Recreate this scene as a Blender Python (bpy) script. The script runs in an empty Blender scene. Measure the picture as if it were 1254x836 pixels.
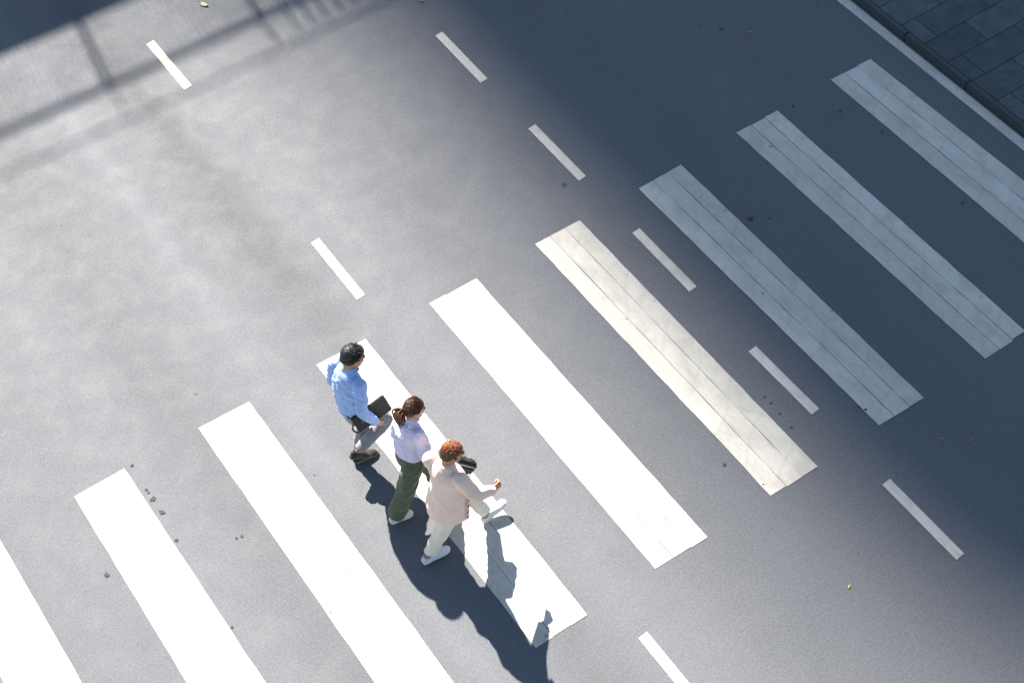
import bpy, bmesh, math, random
from mathutils import Vector, Matrix, noise
R = math.radians
random.seed(7)
sc = bpy.context.scene
col = sc.collection

# ------------------------------------------------------------------ camera
CAMZ = 13.8
cam_d = bpy.data.cameras.new('camera'); cam = bpy.data.objects.new('camera', cam_d); col.objects.link(cam)
cam_d.sensor_fit = 'HORIZONTAL'; cam_d.sensor_width = 36; cam_d.lens = 2123.1/1254*36
cam_d.clip_end = 3000; cam_d.clip_start = .1
pitch, roll = 0.90704368, -0.09202574
fwd = Vector((0, math.cos(pitch), -math.sin(pitch))); up = Vector((0, math.sin(pitch), math.cos(pitch))); rt = Vector((1, 0, 0))
c_, s_ = math.cos(roll), math.sin(roll)
rx = rt*c_ + up*s_; uy = -rt*s_ + up*c_
M3 = Matrix((rx, uy, -fwd)).transposed()
cam.matrix_world = Matrix.Translation((0, 0, CAMZ)) @ M3.to_4x4()
sc.camera = cam
# ------------------------------------------------------------------ light
SD = Vector((-.39, 1.0, 1.0)).normalized()          # towards the sun
sun_el = math.asin(SD.z); sun_az = math.atan2(SD.x, SD.y)   # clockwise from +Y
w = bpy.data.worlds.new('World'); sc.world = w; w.use_nodes = True
nt = w.node_tree; nt.nodes.clear()
sky = nt.nodes.new('ShaderNodeTexSky'); sky.sky_type = 'NISHITA'; sky.sun_disc = False
sky.sun_elevation = sun_el; sky.sun_rotation = sun_az; sky.air_density = 1.2; sky.dust_density = .6; sky.ozone_density = 1.6
bg = nt.nodes.new('ShaderNodeBackground'); bg.inputs[1].default_value = .050
wo = nt.nodes.new('ShaderNodeOutputWorld'); nt.links.new(sky.outputs[0], bg.inputs[0]); nt.links.new(bg.outputs[0], wo.inputs[0])
sd = bpy.data.lights.new('sun', 'SUN'); sun = bpy.data.objects.new('sun', sd); col.objects.link(sun)
sd.energy = 5; sd.angle = R(.6); sd.color = (1, .91, .80)
sun.rotation_euler = SD.to_track_quat('Z', 'Y').to_euler()
vs = sc.view_settings
sc.display_settings.display_device = 'sRGB'
vs.view_transform = 'Standard'; vs.look = 'None'; vs.gamma = 1; vs.use_curve_mapping = False
vs.exposure = 1.9
sc.cycles.use_denoising = True
sc.cycles.max_bounces = 6

# ------------------------------------------------------------------ materials
def mat(name, color=(.5, .5, .5), rough=.7, spec=.5, metallic=0):
    m = bpy.data.materials.new(name); m.use_nodes = True
    b = m.node_tree.nodes['Principled BSDF']
    b.inputs['Base Color'].default_value = (*color, 1); b.inputs['Roughness'].default_value = rough
    b.inputs['Specular IOR Level'].default_value = spec; b.inputs['Metallic'].default_value = metallic
    return m
class NT:
    def __init__(s, m): s.t = m.node_tree; s.b = s.t.nodes['Principled BSDF']
    def n(s, typ, **kw):
        n = s.t.nodes.new(typ)
        for k, v in kw.items(): setattr(n, k, v)
        return n
    def l(s, a, b): s.t.links.new(a, b)
    def coord(s): return s.n('ShaderNodeTexCoord').outputs['Object']
    def mapping(s, src, scale=(1, 1, 1), rot=(0, 0, 0), loc=(0, 0, 0)):
        m = s.n('ShaderNodeMapping'); s.l(src, m.inputs[0])
        m.inputs['Scale'].default_value = scale; m.inputs['Rotation'].default_value = rot; m.inputs['Location'].default_value = loc
        return m.outputs[0]
    def noise(s, src, scale, detail=3, rough=.55, dist=0):
        n = s.n('ShaderNodeTexNoise'); s.l(src, n.inputs['Vector']); n.inputs['Scale'].default_value = scale
        n.inputs['Detail'].default_value = detail; n.inputs['Roughness'].default_value = rough; n.inputs['Distortion'].default_value = dist
        return n.outputs['Fac']
    def ramp(s, f, pts):
        r = s.n('ShaderNodeValToRGB'); s.l(f, r.inputs[0]); e = r.color_ramp.elements
        while len(e) < len(pts): e.new(.5)
        for el, (p, c) in zip(e, pts):
            el.position = p; el.color = (c, c, c, 1) if isinstance(c, (int, float)) else (*c, 1)
        return r.outputs[0]
    def mix(s, f, a, b, mode='MIX'):
        m = s.n('ShaderNodeMix', data_type='RGBA', blend_type=mode)
        for sock, v in ((m.inputs[0], f), (m.inputs[6], a), (m.inputs[7], b)):
            if hasattr(v, 'is_linked'): s.l(v, sock)
            elif isinstance(v, (int, float)): sock.default_value = v if sock.type == 'VALUE' else (v, v, v, 1)
            else: sock.default_value = (*v, 1)
        return m.outputs[2]
    def math(s, op, a, b=0.0, clamp=False):
        m = s.n('ShaderNodeMath', operation=op, use_clamp=clamp)
        for sock, v in ((m.inputs[0], a), (m.inputs[1], b)):
            if hasattr(v, 'is_linked'): s.l(v, sock)
            else: sock.default_value = v
        return m.outputs[0]
    def bump(s, h, strength=.3, dist=.01):
        b = s.n('ShaderNodeBump'); b.inputs['Strength'].default_value = strength; b.inputs['Distance'].default_value = dist
        s.l(h, b.inputs['Height']); s.l(b.outputs[0], s.b.inputs['Normal'])
    def base(s, c): s.l(c, s.b.inputs['Base Color'])

def asphalt_mat():
    m = mat('asphalt', (.08, .08, .08), .72, .25); N = NT(m); c = N.coord()
    # object axes: x runs across the road, y along it
    big = N.noise(N.mapping(c, (.55, .3, 1)), 1.3, 4, .55)
    mid = N.noise(c, 3.2, 5, .62, .3)
    fine = N.noise(c, 48, 2, .65)
    grit = N.noise(c, 105, 2, .75)
    vor = N.n('ShaderNodeTexVoronoi'); N.l(c, vor.inputs['Vector']); vor.inputs['Scale'].default_value = 42
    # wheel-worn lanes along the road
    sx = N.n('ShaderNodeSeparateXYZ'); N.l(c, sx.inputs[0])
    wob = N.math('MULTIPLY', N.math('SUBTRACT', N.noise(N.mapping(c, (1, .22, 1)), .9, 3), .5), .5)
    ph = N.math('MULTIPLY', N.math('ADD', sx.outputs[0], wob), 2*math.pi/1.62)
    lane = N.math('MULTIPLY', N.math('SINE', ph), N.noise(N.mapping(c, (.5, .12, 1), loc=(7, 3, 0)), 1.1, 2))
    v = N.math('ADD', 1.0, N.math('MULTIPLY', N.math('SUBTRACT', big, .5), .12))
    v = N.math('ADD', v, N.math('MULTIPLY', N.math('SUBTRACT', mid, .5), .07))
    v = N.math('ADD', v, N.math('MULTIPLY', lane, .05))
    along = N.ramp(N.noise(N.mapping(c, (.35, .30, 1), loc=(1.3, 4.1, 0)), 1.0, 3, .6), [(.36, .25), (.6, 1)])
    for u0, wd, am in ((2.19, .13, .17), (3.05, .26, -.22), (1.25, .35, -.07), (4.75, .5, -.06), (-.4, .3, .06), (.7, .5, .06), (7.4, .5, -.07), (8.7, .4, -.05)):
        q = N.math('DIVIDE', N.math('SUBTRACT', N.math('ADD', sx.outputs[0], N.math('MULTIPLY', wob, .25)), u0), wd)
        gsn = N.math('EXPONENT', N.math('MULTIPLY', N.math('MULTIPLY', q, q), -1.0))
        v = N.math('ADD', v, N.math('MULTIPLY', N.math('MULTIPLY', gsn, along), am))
    v = N.math('ADD', v, N.math('MULTIPLY', N.math('SUBTRACT', fine, .5), .70))
    v = N.math('ADD', v, N.math('MULTIPLY', N.math('SUBTRACT', grit, .5), .95))
    cell = N.ramp(vor.outputs['Distance'], [(0, 1.0), (.35, .97), (.6, .9)])
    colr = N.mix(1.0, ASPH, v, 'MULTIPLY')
    colr = N.mix(1.0, colr, cell, 'MULTIPLY')
    # pale stones and small dark tar dots
    v2 = N.n('ShaderNodeTexVoronoi'); N.l(c, v2.inputs['Vector']); v2.inputs['Scale'].default_value = 16
    sc_ = N.n('ShaderNodeSeparateColor'); N.l(v2.outputs['Color'], sc_.inputs[0])
    stone = N.math('MULTIPLY', N.math('LESS_THAN', v2.outputs['Distance'], .07), N.math('GREATER_THAN', sc_.outputs[0], .93))
    colr = N.mix(stone, colr, (.17, .17, .165))
    v3 = N.n('ShaderNodeTexVoronoi'); N.l(N.mix(.015, c, v2.outputs['Color']), v3.inputs['Vector']); v3.inputs['Scale'].default_value = 1.9
    s3 = N.n('ShaderNodeSeparateColor'); N.l(v3.outputs['Color'], s3.inputs[0])
    dot = N.math('MULTIPLY', N.math('LESS_THAN', v3.outputs['Distance'], N.math('MULTIPLY', s3.outputs[1], .075)), N.math('GREATER_THAN', s3.outputs[0], .45))
    colr = N.mix(N.math('MULTIPLY', dot, .62), colr, (.018, .02, .022))
    # faint dark stain clouds
    st = N.ramp(N.noise(N.mapping(c, (1, .35, 1), loc=(2, 9, 0)), 1.0, 6, .7), [(.58, 0), (.75, 1)])
    colr = N.mix(N.math('MULTIPLY', st, .10), colr, (.05, .052, .055))
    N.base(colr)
    N.l(N.ramp(mid, [(.3, .66), (.7, .82)]), N.b.inputs['Roughness'])
    N.bump(N.math('ADD', N.math('MULTIPLY', grit, .6), fine), .35, .006)
    return m
ASPH = (.108, .117, .131)

def paint_mat(name, tone):
    m = mat(name, tone, .6, .4); N = NT(m); c = N.coord()
    a = N.noise(N.mapping(c, (1, .6, 1)), 4.5, 6, .68, .4)
    b = N.noise(c, 55, 3, .7)
    sc2 = N.noise(N.mapping(c, (9, .7, 1), rot=(0, 0, .12)), 2.2, 4, .6)
    colr = N.mix(N.ramp(a, [(.36, .42), (.58, 0)]), tone, tuple(t*.55 for t in tone))
    colr = N.mix(N.ramp(sc2, [(.54, 0), (.72, .26)]), colr, tuple(t*.50 for t in tone))
    colr = N.mix(N.ramp(b, [(.56, 0), (.72, .38)]), colr, (.16, .16, .155))
    # worn pin holes and dots
    v = N.n('ShaderNodeTexVoronoi'); N.l(c, v.inputs['Vector']); v.inputs['Scale'].default_value = 5.2
    s = N.n('ShaderNodeSeparateColor'); N.l(v.outputs['Color'], s.inputs[0])
    d = N.math('MULTIPLY', N.math('LESS_THAN', v.outputs['Distance'], N.math('MULTIPLY', s.outputs[1], .13)), N.math('GREATER_THAN', s.outputs[0], .62))
    colr = N.mix(N.math('MULTIPLY', d, .5), colr, (.13, .13, .125))
    # rubber scuffs
    wv = N.n('ShaderNodeTexWave', wave_type='BANDS'); N.l(N.mapping(c, (1, 1, 1), rot=(0, 0, .9)), wv.inputs['Vector'])
    wv.inputs['Scale'].default_value = .8; wv.inputs['Distortion'].default_value = 6; wv.inputs['Detail'].default_value = 3
    colr = N.mix(N.math('MULTIPLY', N.ramp(wv.outputs['Fac'], [(.95, 0), (1, 1)]), .10), colr, (.16, .16, .16))
    N.base(colr); N.bump(N.math('ADD', b, a), .2, .003)
    return m

def paver_mat():
    m = mat('paving_stone', (.06, .07, .08), .8, .3); N = NT(m); c = N.coord()
    br = N.n('ShaderNodeTexBrick'); N.l(N.mapping(c, (1, 1, 1), loc=PAVLOC), br.inputs['Vector'])
    br.offset = .5; br.inputs['Scale'].default_value = 1; br.inputs['Brick Width'].default_value = .8; br.inputs['Row Height'].default_value = .385
    br.inputs['Mortar Size'].default_value = .006; br.inputs['Mortar Smooth'].default_value = .1
    br.inputs['Color1'].default_value = (.066, .088, .100, 1); br.inputs['Color2'].default_value = (.046, .062, .072, 1); br.inputs['Mortar'].default_value = (.012, .014, .016, 1)
    a = N.noise(c, 5, 5, .65); b = N.noise(c, 90, 3, .6)
    colr = N.mix(1, br.outputs['Color'], N.ramp(a, [(.3, .72), (.7, 1.25)]), 'MULTIPLY')
    colr = N.mix(.6, colr, N.ramp(b, [(.3, .6), (.7, 1.3)]), 'MULTIPLY')
    N.base(colr); N.bump(N.math('SUBTRACT', N.math('MULTIPLY', b, .3), br.outputs['Fac']), .5, .006)
    return m

def cloth(name, color, amp=.12, scale=260, bump=.25, rough=.85, stripes=False):
    m = mat(name, color, rough, .2); N = NT(m); c = N.coord()
    a = N.noise(c, 9, 4, .6); f = N.noise(c, scale, 2, .6)
    colr = N.mix(1, color, N.ramp(a, [(.3, 1-amp), (.7, 1.0)]), 'MULTIPLY')
    colr = N.mix(.5, colr, N.ramp(f, [(.3, .85), (.7, 1.1)]), 'MULTIPLY')
    N.base(colr); N.bump(N.math('ADD', f, N.noise(c, 28, 4, .6)), bump, .004)
    N.b.inputs['Sheen Weight'].default_value = .15
    return m
def hair_mat(name, c1, c2, rough=.38):
    m = mat(name, c1, rough+.08, .35); N = NT(m); c = N.coord()
    colr = N.mix(N.ramp(N.noise(c, 34, 4, .65), [(.38, 0), (.66, 1)]), c1, c2)
    N.base(colr); N.bump(N.noise(N.mapping(c, (1, 1, .4)), 150, 3), .25, .002)
    return m
def skin_mat(name, c):
    m = mat(name, c, .5, .4); N = NT(m); o = N.coord()
    N.base(N.mix(N.ramp(N.noise(o, 14, 4), [(.35, 0), (.7, 1)]), c, (c[0]*.82, c[1]*.68, c[2]*.62)))
    N.b.inputs['Subsurface Weight'].default_value = .08; N.b.inputs['Subsurface Radius'].default_value = (.02, .008, .004)
    N.bump(N.noise(o, 300, 2), .1, .001)
    return m
def plaster(name, c, rough=.8):
    m = mat(name, c, rough, .3); N = NT(m); o = N.coord()
    N.base(N.mix(1, c, N.ramp(N.noise(o, .8, 5), [(.3, .8), (.7, 1.1)]), 'MULTIPLY')); return m

# ------------------------------------------------------------------ helpers
def link(name, me, m=None, parent=None, smooth=False):
    o = bpy.data.objects.new(name, me); col.objects.link(o)
    if m and not me.materials: me.materials.append(m)
    if parent: o.parent = parent
    if smooth:
        for p in me.polygons: p.use_smooth = True
    return o
def from_bm(name, bm, m, parent=None, smooth=False):
    me = bpy.data.meshes.new(name); bm.normal_update(); bm.to_mesh(me); bm.free()
    return link(name, me, m, parent, smooth)
def tag(o, label=None, cat=None, group=None, kind=None):
    if label: o['label'] = label
    if cat: o['category'] = cat
    if group: o['group'] = group
    if kind: o['kind'] = kind
    return o
def box(bm, c, s, mtx=None, bev=0):
    r = bmesh.ops.create_cube(bm, size=1); vs_ = r['verts']
    for v in vs_: v.co = Vector((v.co.x*s[0]+c[0], v.co.y*s[1]+c[1], v.co.z*s[2]+c[2]))
    if bev: bmesh.ops.bevel(bm, geom=list({e for v in vs_ for e in v.link_edges}), offset=bev, segments=2, affect='EDGES')
    if mtx:
        for v in vs_:
            if v.is_valid: v.co = mtx @ v.co
def prism(bm, pts, z0, z1):
    lo = [bm.verts.new((x, y, z0)) for x, y in pts]; hi = [bm.verts.new((x, y, z1)) for x, y in pts]
    bm.faces.new(lo[::-1]); bm.faces.new(hi); n = len(pts)
    for i in range(n): bm.faces.new((lo[i], lo[(i+1) % n], hi[(i+1) % n], hi[i]))

# road frame: u across the road (the way people walk), v along it
TH = 0.521942672
OR = Vector((-4.3288, 9.3768, 0))
U = Vector((math.cos(TH), math.sin(TH), 0)); V = Vector((-math.sin(TH), math.cos(TH), 0))
ROADM = Matrix.Translation(OR) @ Matrix.Rotation(TH, 4, 'Z')
def uv(x, y):
    d = Vector((x, y, 0)) - OR; return (d.dot(U), d.dot(V))

# ------------------------------------------------------------------ ground, road, pavement
bm = bmesh.new(); bmesh.ops.create_grid(bm, x_segments=2, y_segments=2, size=1500)
g = from_bm('ground', bm, plaster('pale_ground', (.22, .21, .2))); g.location.z = -.14
tag(g, kind='structure')
KU = 10.525
bm = bmesh.new(); prism(bm, [(-9, -160), (KU-.006, -160), (KU-.006, 160), (-9, 160)], -.13, 0)
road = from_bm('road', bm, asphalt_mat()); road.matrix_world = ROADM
tag(road, kind='structure')
PAVLOC = (-10.79+.8*2, .076-.21, 0)
def pavement(u0, u1, kerb_u, side):
    bm = bmesh.new(); prism(bm, [(u0, -160), (u1, -160), (u1, 160), (u0, 160)], -.13, .10)
    o = from_bm('pavement', bm, PM); o.matrix_world = ROADM; tag(o, kind='structure')
    bm = bmesh.new(); n = 80
    for i in range(-n, n):
        box(bm, (kerb_u, i*1.0+.5, -.015), (.07, .992, .225), bev=.008)
    k = from_bm('kerb', bm, KM, o)
    return o
PM = paver_mat(); KM = plaster('kerb_stone', (.045, .056, .064))
pavement(KU+.07, KU+9, KU+.035, 1)
PM2 = PM
pavement(-18, -9.075, -9.04, -1)

# painted marks: sheets of road tape, three strips to a stripe
def strip(bm, a, b, c, d, z, jit=.006, n=40, seam=False):
    """quad a-b (top edge) d-c (bottom edge), slightly uneven long edges"""
    a, b, c, d = [Vector((*p, z)) for p in (a, b, c, d)]
    L, Rr = [], []
    s1, s2 = random.random()*100, random.random()*100
    for i in range(n+1):
        t = i/n
        j1 = noise.noise((s1, t*18, 0))*jit; j2 = noise.noise((s2, t*18, 0))*jit
        p = a.lerp(d, t); q = b.lerp(c, t); dr = (q-p).normalized()
        if seam: j1 = noise.noise((s1, t*7, 5))*.0065+.0008
        L.append(bm.verts.new(p+dr*j1)); Rr.append(bm.verts.new(q+dr*j2))
    for i in range(n): bm.faces.new((L[i], L[i+1], Rr[i+1], Rr[i]))
TONES = [paint_mat('road_paint', t) for t in ((.50, .48, .42), (.47, .452, .398), (.53, .508, .445))]
SEAM = paint_mat('seam_dirt', (.12, .118, .11))
tops = {0: ((-4.325, 9.399), (-3.863, 9.679)), 1: ((-3.154, 10.076), (-2.659, 10.339)), 2: ((-1.981, 10.721), (-1.487, 11.0)),
        3: ((-.812, 11.383), (-.312, 11.665)), 4: ((.335, 12.062), (.837, 12.337)), 5: ((1.511, 12.717), (2.01, 13.007)),
        6: ((2.679, 13.409), (3.178, 13.69)), 7: ((3.848, 14.101), (4.355, 14.369))}
bots = {2: ((-.04, 7.333), (.447, 7.619)), 3: ((1.114, 8.015), (1.627, 8.308)), 4: ((2.279, 8.685), (2.767, 8.963)),
        5: ((3.437, 9.362), (3.928, 9.627)), 6: ((4.616, 10.038), (5.092, 10.321))}
for i in range(-3, 8):
    if i in tops: a, b = uv(*tops[i][0]), uv(*tops[i][1])
    else: a, b = (i*1.348, .01), (i*1.348+.571, .01)
    if i in bots: d, c = uv(*bots[i][0]), uv(*bots[i][1])
    else: d, c = (i*1.348+.005, -3.893), (i*1.348+.571, -3.893)
    if i == 7: d, c = (9.448, -3.9), (10.081, -3.9); b = (b[0], b[1])
    if i == 1: d, c = (1.353, -3.9), (1.921, -3.9)
    if i == 0: d, c = (-.02, -3.9), (.567, -3.9)
    if i == -1: a, b, d, c = (-1.35, .0), (-.771, .0), (-1.35, -3.9), (-.784, -3.9)
    bm = bmesh.new()
    a, b, c, d = [Vector(p) for p in (a, b, c, d)]
    cuts = [0, .335+random.uniform(-.01, .01), .67+random.uniform(-.01, .01), 1]
    for k in range(3):
        t0, t1 = cuts[k], cuts[k+1]; gap = [0, .0050, .0040][k]/.57 if k else 0
        e0, e1 = random.uniform(-.006, .006), random.uniform(-.010, .010)
        dv = (a-d).normalized()
        o0 = dv*e0; o1 = dv*e1
        strip(bm, a.lerp(b, t0+gap)+o0, a.lerp(b, t1)+o0, d.lerp(c, t1)+o1, d.lerp(c, t0+gap)+o1, .004+.0006*k, seam=k > 0)
    strip(bm, a.lerp(b, .02)+(d-a)*.004, a.lerp(b, .98)+(d-a)*.004, d.lerp(c, .98)+(a-d)*.004, d.lerp(c, .02)+(a-d)*.004, .0018, 0)
    st = from_bm('crosswalk_stripe', bm, None, road)
    for t in TONES: st.data.materials.append(t)
    st.data.materials.append(SEAM)
    ti = random.sample(range(3), 3)+[3]
    for p in st.data.polygons: p.material_index = ti[p.index//40]
def dash(u0, v0, u1, v1, w=.102):
    bm = bmesh.new()
    strip(bm, (u0-w/2, v0), (u0+w/2, v0+.01), (u1+w/2, v1+.01), (u1-w/2, v1), .004, .003, 12)
    from_bm('lane_dash', bm, TONES[0], road)
for s in ((3.517, 5.359, 3.522, 4.387), (3.529, 1.451, 3.522, .48), (3.544, -4.365, 3.54, -5.33), (3.53, 9.3, 3.53, 8.33)):
    dash(*s)
for s in ((6.331, 3.376, 6.318, 2.389), (6.339, 1.451, 6.33, .465), (6.343, -.49, 6.335, -1.483), (6.334, -2.444, 6.34, -3.404), (6.348, -4.408, 6.345, -5.41), (6.33, 5.3, 6.33, 4.33), (6.34, -6.4, 6.34, -7.4)):
    dash(*s)
bm = bmesh.new(); strip(bm, (10.368, 40), (10.49, 40), (10.49, -40), (10.368, -40), .004, .004, 160)
from_bm('edge_line', bm, TONES[2], road)

TAR = mat('tar', (.05, .054, .06), .8, .2)
def blot(u, v, rad, sd_, n=22, elong=1.0):
    bm = bmesh.new(); vs2 = []
    for i in range(n):
        a = 2*math.pi*i/n; q = rad*(1+.9*noise.noise((math.cos(a)*1.7+sd_*7.3, math.sin(a)*1.7, sd_))+.7*noise.noise((math.cos(a)*5+sd_, math.sin(a)*5, 3)))
        vs2.append(bm.verts.new((u+q*math.cos(a), v+q*math.sin(a)*elong, .0065)))
    bm.faces.new(vs2); from_bm('tar_spot', bm, TAR, road)
def px_uv(px, py):          # street point for a mark measured in the survey picture
    x = (px-627)/2123.1; y = -(py-418)/2123.1
    x, y = c_*x-s_*y, s_*x+c_*y
    d = fwd+rt*x+up*y; t = CAMZ/-d.z
    return uv(d.x*t, d.y*t)
k_ = 0
for X, Y, rad in ((177, 598, .022), (183, 604, .018), (188, 612, .028), (199, 627, .030), (214, 661, .022), (287, 768, .030), (160, 571, .02),
                  (919, 269, .045), (941, 269, .02), (1180, 248, .026), (1079, 160, .02), (1029, 137, .022), (971, 130, .016), (934, 484, .02), (941, 492, .028), (955, 508, .02), (968, 522, .016),
                  (1051, 498, .02), (1057, 503, .016), (887, 567, .022), (935, 593, .016), (297, 655, .03), (290, 660, .018), (130, 705, .02), (382, 583, .014), (403, 751, .02), (560, 640, .012), (856, 31, .02), (1004, 6, .02)):
    k_ += 1; blot(*px_uv(X+random.uniform(-3, 3), Y+random.uniform(-2, 2)), rad*random.uniform(.45, .95), k_, 26, random.uniform(.6, 1.5))

# ------------------------------------------------------------------ footbridge whose shade lies at the upper left
DEL = Vector((.39, -1.0, 0))/1.0       # shadow shift per metre of height
BD = Vector((math.cos(R(27.4)), math.sin(R(27.4)), 0)); BN = Vector((-BD.y, BD.x, 0))
top = 12.0
edge = Vector((-5.74, 15.74, 0)) - DEL*top
BM = Matrix.Translation(edge) @ Matrix.Rotation(R(27.4), 4, 'Z')     # x along the bridge, y away, z up from street
fb = bpy.data.objects.new('footbridge', None); col.objects.link(fb); fb.matrix_world = BM
tag(fb, 'concrete footbridge with steel railing crossing over the road beyond the picture', 'footbridge')
conc = plaster('concrete', (.35, .35, .34)); steel = mat('painted_steel', (.25, .27, .28), .5)
bm = bmesh.new(); box(bm, (3, 1.6, top-.35), (46, 3.2, .7), bev=.02); from_bm('deck', bm, conc, fb)
bm = bmesh.new(); box(bm, (3, .06, top+1.17), (46, .10, .085), bev=.02)
box(bm, (3, -.28, top+1.45), (46, .04, .03), bev=.01); from_bm('handrail', bm, steel, fb)
def along(x, y):            # station on the bridge whose shade passes the street point x, y
    p = Vector((x, y, 0)); return p
def station(px, py, h):     # street point in shade of a post top of height h above street
    return (Vector((px, py, 0)) - DEL*h - edge).dot(BD)
for x0 in (station(-4.40, 15.12, top+1.15), station(-2.68, 16.04, top+1.15)):
    for k in ((-3, -2, -1, 0) if x0 < station(-3.5, 15.6, top+1.15) else (0, )):
        bm = bmesh.new(); box(bm, (x0+k*1.96, .06, top+.55), (.07, .06, 1.12)); box(bm, (x0+k*1.96, -.12, top+1.28), (.04, .36, .04)); from_bm('post', bm, steel, fb)
bm = bmesh.new(); xi = -9
while xi < 14:
    box(bm, (xi, .09, top+.56), (.016, .02, 1.06)); xi += .08
o = from_bm('railing_bars', bm, steel, fb); o['kind'] = 'stuff'
xb = station(-2.35, 16.1, top+1.15)
bm = bmesh.new()
for k in range(24):
    box(bm, (xb+k*.19, -.0, top+.78), (.035, .03, 1.5))
from_bm('baluster_panel', bm, steel, fb)
for x in (-16, 22):
    bm = bmesh.new(); box(bm, (x, 1.6, (top-.7)/2), (.9, 1.4, top-.7), bev=.05); from_bm('pier', bm, conc, fb)

# ------------------------------------------------------------------ tall tower that shades the right of the road
A = DEL.normalized(); Lt = Vector((-A.y, A.x, 0))       # along the shade, and to its right
cot = DEL.length
def tower(name, label, s0, prof, depth, m, mw):
    """front face at distance s0 up-sun; prof = [(l, z)] outline seen from the street"""
    rt_ = bpy.data.objects.new(name, None); col.objects.link(rt_)
    base = A*s0; rot = math.atan2(Lt.y, Lt.x)
    rt_.matrix_world = Matrix.Translation(base) @ Matrix.Rotation(rot, 4, 'Z')   # x = l, y = up-sun
    bm = bmesh.new()
    f = [bm.verts.new((l, 0, z)) for l, z in prof]; k = [bm.verts.new((l, depth, z)) for l, z in prof]
    bm.faces.new(f); bm.faces.new(k[::-1]); n = len(prof)
    for i in range(n): bm.faces.new((f[i], k[i], k[(i+1) % n], f[(i+1) % n]))
    bmesh.ops.recalc_face_normals(bm, faces=bm.faces)
    from_bm('wall', bm, m, rt_)
    tag(rt_, label, 'building')
def facade(name, c):
    m = plaster(name, c); N = NT(m)
    br = N.n('ShaderNodeTexBrick'); N.l(N.mapping(N.coord(), (1, 1, 1), rot=(R(90), 0, 0)), br.inputs['Vector']); br.offset = 0
    br.inputs['Scale'].default_value = 1; br.inputs['Brick Width'].default_value = 3.1; br.inputs['Row Height'].default_value = 3.4; br.inputs['Mortar Size'].default_value = .6
    for q in ('Color1', 'Color2'): br.inputs[q].default_value = (.04, .05, .06, 1)
    br.inputs['Mortar'].default_value = (*c, 1); N.base(br.outputs['Color']); return m
glass = mat('dark_glass', (.03, .04, .05), .08, .8)
s0 = -235
def Z(s): return (s - s0)/cot
# unseen towers, outlines shaped to set the soft shade edge on the road
tower('shade_tower', 'tall pale tower out of view up the road, outline shaped for the shade on the right lanes', s0,
      [(4.0, 0), (52, 0), (52, Z(40)), (9.0, Z(40)), (7.0, Z(-2.5)), (5.7, Z(-4.2)), (5.15, Z(-6.3)), (4.95, Z(-8)), (4.8, Z(-10)), (4.5, Z(-12)), (4.25, Z(-14)), (4.0, Z(-17))], 24, facade('tower_wall', (.4, .39, .37)), glass)
s0 = -235
tower('shade_tower', 'lower tan tower out of view left of the tall pale one, shaped to extend its shade', s0+8,
      [(3.0, 0), (3.99, 0), (3.99, (-15.4-(s0+8))/cot), (3.0, (-16.8-(s0+8))/cot)], 14, facade('tan_wall', (.38, .33, .27)), glass)

# ------------------------------------------------------------------ volume modelling for people
def ring_tube(bm, pts, side=(0, 1, 0), seg=18, caps=(True, True), sub=4):
    """pts: (pos, r_side, r_front). closed tube, Catmull-Rom smoothed"""
    P = [(Vector(p), a, b) for p, a, b in pts]
    Q = []
    for i in range(len(P)-1):
        p0 = P[max(i-1, 0)]; p1 = P[i]; p2 = P[i+1]; p3 = P[min(i+2, len(P)-1)]
        for k in range(sub):
            t = k/sub
            def cr(a, b, c, d): return .5*((2*b)+(c-a)*t+(2*a-5*b+4*c-d)*t*t+(3*b-a-3*c+d)*t*t*t)
            Q.append((cr(p0[0], p1[0], p2[0], p3[0]), max(.001, cr(p0[1], p1[1], p2[1], p3[1])), max(.001, cr(p0[2], p1[2], p2[2], p3[2]))))
    Q.append(P[-1])
    side = Vector(side)
    def tang(i):
        a = Q[max(i-1, 0)][0]; b = Q[min(i+1, len(Q)-1)][0]; return (b-a).normalized()
    full = []
    if caps[0]:
        t = tang(0); r = min(Q[0][1], Q[0][2])
        for a in (80, 55, 28): full.append((Q[0][0]-t*r*math.sin(R(a)), Q[0][1]*math.cos(R(a)), Q[0][2]*math.cos(R(a)), t))
    for i, q in enumerate(Q): full.append((*q, tang(i)))
    if caps[1]:
        t = tang(len(Q)-1); r = min(Q[-1][1], Q[-1][2])
        for a in (28, 55, 80): full.append((Q[-1][0]+t*r*math.sin(R(a)), Q[-1][1]*math.cos(R(a)), Q[-1][2]*math.cos(R(a)), t))
    rings = []
    for p, ra, rb, t in full:
        s = side - t*side.dot(t)
        if s.length < .15: s = Vector((1, 0, 0)) - t*t.x
        s.normalize(); f = t.cross(s)
        rings.append([bm.verts.new(p+s*ra*math.cos(2*math.pi*k/seg)+f*rb*math.sin(2*math.pi*k/seg)) for k in range(seg)])
    for a, b in zip(rings, rings[1:]):
        for k in range(seg): bm.faces.new((a[k], a[(k+1) % seg], b[(k+1) % seg], b[k]))
    bm.faces.new(rings[0][::-1]); bm.faces.new(rings[-1])
def ell(bm, c, r, mtx=None, seg=20):
    q = bmesh.ops.create_uvsphere(bm, u_segments=seg, v_segments=seg//2+2, radius=1)
    for v in q['verts']:
        v.co = Vector((v.co.x*r[0]+c[0], v.co.y*r[1]+c[1], v.co.z*r[2]+c[2]))
        if mtx: v.co = mtx @ v.co
def tubem(bm, pts, mtx=None, **kw):
    if mtx:
        side = (mtx.to_3x3() @ Vector(kw.pop('side', (0, 1, 0))))
        pts = [(mtx @ Vector(p), a, b) for p, a, b in pts]; kw['side'] = side
    ring_tube(bm, pts, **kw)
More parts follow.
